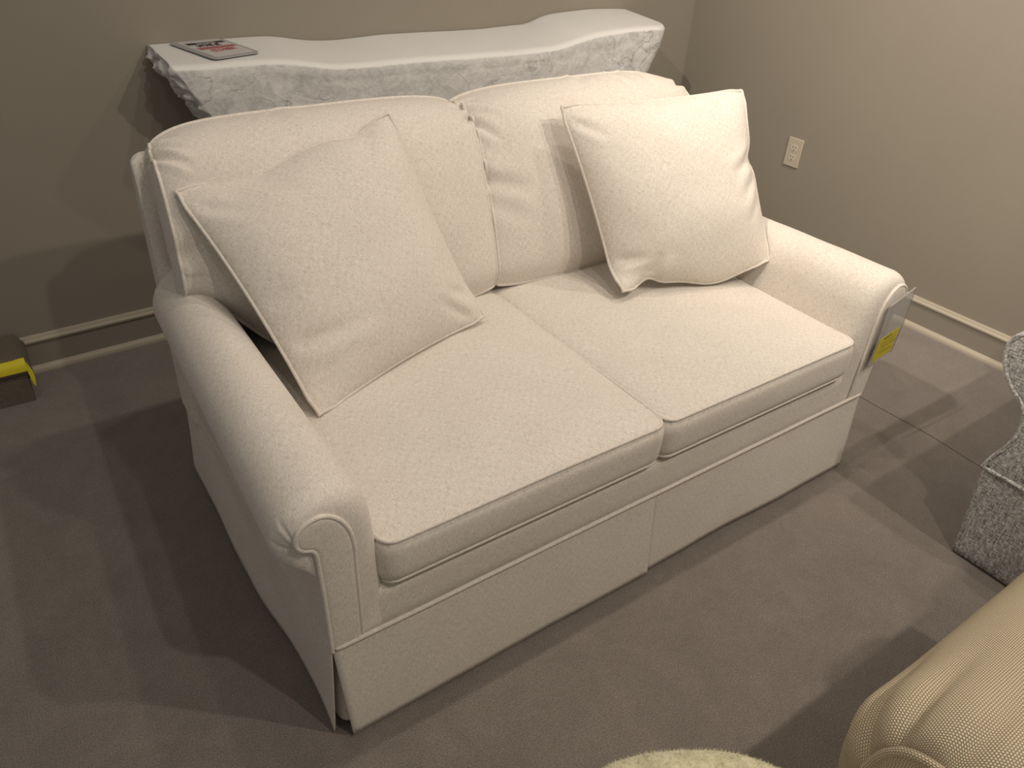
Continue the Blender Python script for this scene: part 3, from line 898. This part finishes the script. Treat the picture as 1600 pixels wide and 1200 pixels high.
# ------------------------------------------------------------------ beige ribbed chair, lower right corner
def beige_chair():
    r = thing('armchair', 'beige rib-weave armchair with pleated rolled arm in the lower right corner', 'armchair', (.1, -1.1, 0))
    XF = -.375
    A_ = [(-.93, .20), (-.925, .40), (-.915, .52), (-.89, .61), (-.845, .660), (-.79, .678), (-.735, .662), (-.688, .622), (-.659, .56), (-.654, .49), (-.668, .43), (-.69, .38), (-.70, .32), (-.70, .20)]
    Pn = [(-.875, .20), (-.873, .40), (-.868, .48), (-.848, .57), (-.815, .612), (-.775, .628), (-.742, .618), (-.720, .590), (-.710, .55), (-.708, .50), (-.714, .45), (-.722, .40), (-.725, .32), (-.725, .20)]
    pl = [(.42, .013, .012, .17), (.50, .013, .014, .20), (.57, .012, .014, .22), (.64, .013, .014, .20), (.35, .013, .010, .15)]
    make_arm(r, lambda o, f, z: (XF + f, o, z), A_, Pn, .86, .085, RIB, pl, welt=.006, wr=.003)
    make_arm(r, lambda o, f, z: (XF + f, -2.38 - o, z), A_, Pn, .86, .085, RIB, pl, welt=.006, wr=.003)
    b = MB(); b.box((XF + .04, -1.66, .02), (XF + .84, -.72, .34), .02); b.build('base', RIB, r)
    seat_cushion(r, XF + .03, XF + .66, -1.455, -.925, .335, .45, .03, RIB, seed=2.4)
    b = MB(); b.box((XF + .66, -1.66, .30), (XF + .86, -.72, .86), .06); b.build('backrest', RIB, r)
beige_chair()

# ------------------------------------------------------------------ fluffy pouf at the bottom edge
def pouf():
    cx, cy = -.660, -.768; a = .205; zt = .545
    r = thing('pouf', 'round pale green fluffy plush stool at the bottom edge of the picture', 'pouf', (cx, cy, 0))
    prof = catmull([(.001, zt), (.10, zt - .001), (.205, zt - .008), (.240, zt - .030), (.256, zt - .08), (.258, .25), (.25, .05), (.235, .0)], 60)
    n = 90; rows = []
    for q, z in prof:
        row = []
        for t in np.linspace(0, 2 * math.pi, n, endpoint=False):
            c, s = math.cos(t), math.sin(t); k = (abs(c) ** 2.1 + abs(s) ** 2.1) ** (-1 / 2.1)
            w = 1 + .02 * nz(c * 2, s * 2, z * 6)
            X_, Y_ = q * k * c * w, q * k * s * w
            row.append((cx + .8 * X_ + .6 * Y_, cy - .6 * X_ + .8 * Y_, z + .004 * nz(c * 3 * q * 10, s * 3 * q * 10, 0)))
        rows.append(row)
    P = np.array(rows); b = MB(); b.grid(P, closed_u=True, flip=True); b.build('cover', PLUSH, r)
    N = grid_normals(P); b = MB(); vs = []; fs = []
    ctr = np.array([cx, cy, .25])
    for i in range(1, 44):
        ring = P[i]; cnt = int(100 + 6500 * np.linalg.norm(ring[:, :2] - [cx, cy], axis=1).mean())
        for _ in range(cnt):
            j = random.random() * n; j0 = int(j) % n; j1 = (j0 + 1) % n; fr = j - int(j)
            i2 = i + random.random(); ii = int(i2); fi = i2 - ii
            p = (P[ii, j0] * (1 - fr) + P[ii, j1] * fr) * (1 - fi) + (P[ii + 1, j0] * (1 - fr) + P[ii + 1, j1] * fr) * fi
            nn = N[ii, j0]
            if nn @ (p - ctr) < 0: nn = -nn
            d = nn + rng.normal(0, .38, 3); d /= np.linalg.norm(d); L = random.uniform(.0025, .0055)
            sd = np.cross(d, rng.normal(0, 1, 3)); sd /= np.linalg.norm(sd) + 1e-9
            k = len(vs); vs += [p - sd * .0004, p + sd * .0004, p + d * L + np.array([0, 0, -.001])]; fs.append([k, k + 1, k + 2])
    b.add(vs, fs); o = b.build('fur', PLUSH, r); o['kind'] = 'stuff'
pouf()

# ------------------------------------------------------------------ light: ceiling track spots (out of view), added right-wall fills and the big dim showroom
def spot(x, y, z, tx, ty, tz, power, col=(1., .80, .58), size=150, blend=1., rad=.028):
    L = bpy.data.lights.new('track_or_fill_spot', 'SPOT'); L.energy = power; L.color = col; L.spot_size = math.radians(size); L.spot_blend = blend; L.shadow_soft_size = rad
    o = bpy.data.objects.new('track_or_fill_spot', L); o.location = (x, y, z)
    o.rotation_euler = (Vector((tx, ty, tz)) - o.location).to_track_quat('-Z', 'Y').to_euler()
    COL.objects.link(o); return o
WARM = (1., .88, .745)
spot(-1.10, .33, 2.6, .6, .3, .2, 9, WARM, 140)
spot(-.38, .30, 2.6, .2, .4, .3, 15, WARM, 145)
spot(.10, .30, 2.6, .5, .5, .3, 22, WARM, 160)
spot(1.00, .30, 2.6, 1.2, .5, .3, 30, WARM, 165)
spot(.70, -1.35, 2.6, .5, .2, .3, 68, WARM)
spot(-.2, -1.35, 2.6, .3, .2, .3, 46, WARM, 130)
spot(.95, -.90, 2.6, 1.75, .45, .9, 80, WARM, 105)  # added fill, not a known lamp: brightens the right wall
spot(-1.30, .10, 2.6, 1.75, .35, 1.25, 250, WARM, 62)  # added fill from the left, evens out and lifts the right wall

w = bpy.data.worlds.new('World'); S.world = w; w.use_nodes = True
bg = w.node_tree.nodes['Background']; bg.inputs[0].default_value = (1., .92, .84, 1); bg.inputs[1].default_value = .235

# ------------------------------------------------------------------ camera
cd = bpy.data.cameras.new('camera'); cam = bpy.data.objects.new('camera', cd); COL.objects.link(cam)
R_ = Vector((.8225433, -.5663898, .05123582)); U_ = Vector((.28555775, .48924882, .8240706)); F_ = Vector((.49181225, .66320297, -.56416534))
m = Matrix((( R_.x, U_.x, -F_.x, -1.05910342), (R_.y, U_.y, -F_.y, -.8540782), (R_.z, U_.z, -F_.z, 1.43215598), (0, 0, 0, 1)))
cam.matrix_world = m
cd.sensor_width = 36; cd.lens = 1195.5331 / 1600 * 36; cd.clip_start = .02
S.camera = cam
S.view_settings.view_transform = 'Standard'; S.view_settings.look = 'None'; S.view_settings.gamma = 1
S.view_settings.exposure = 0.0
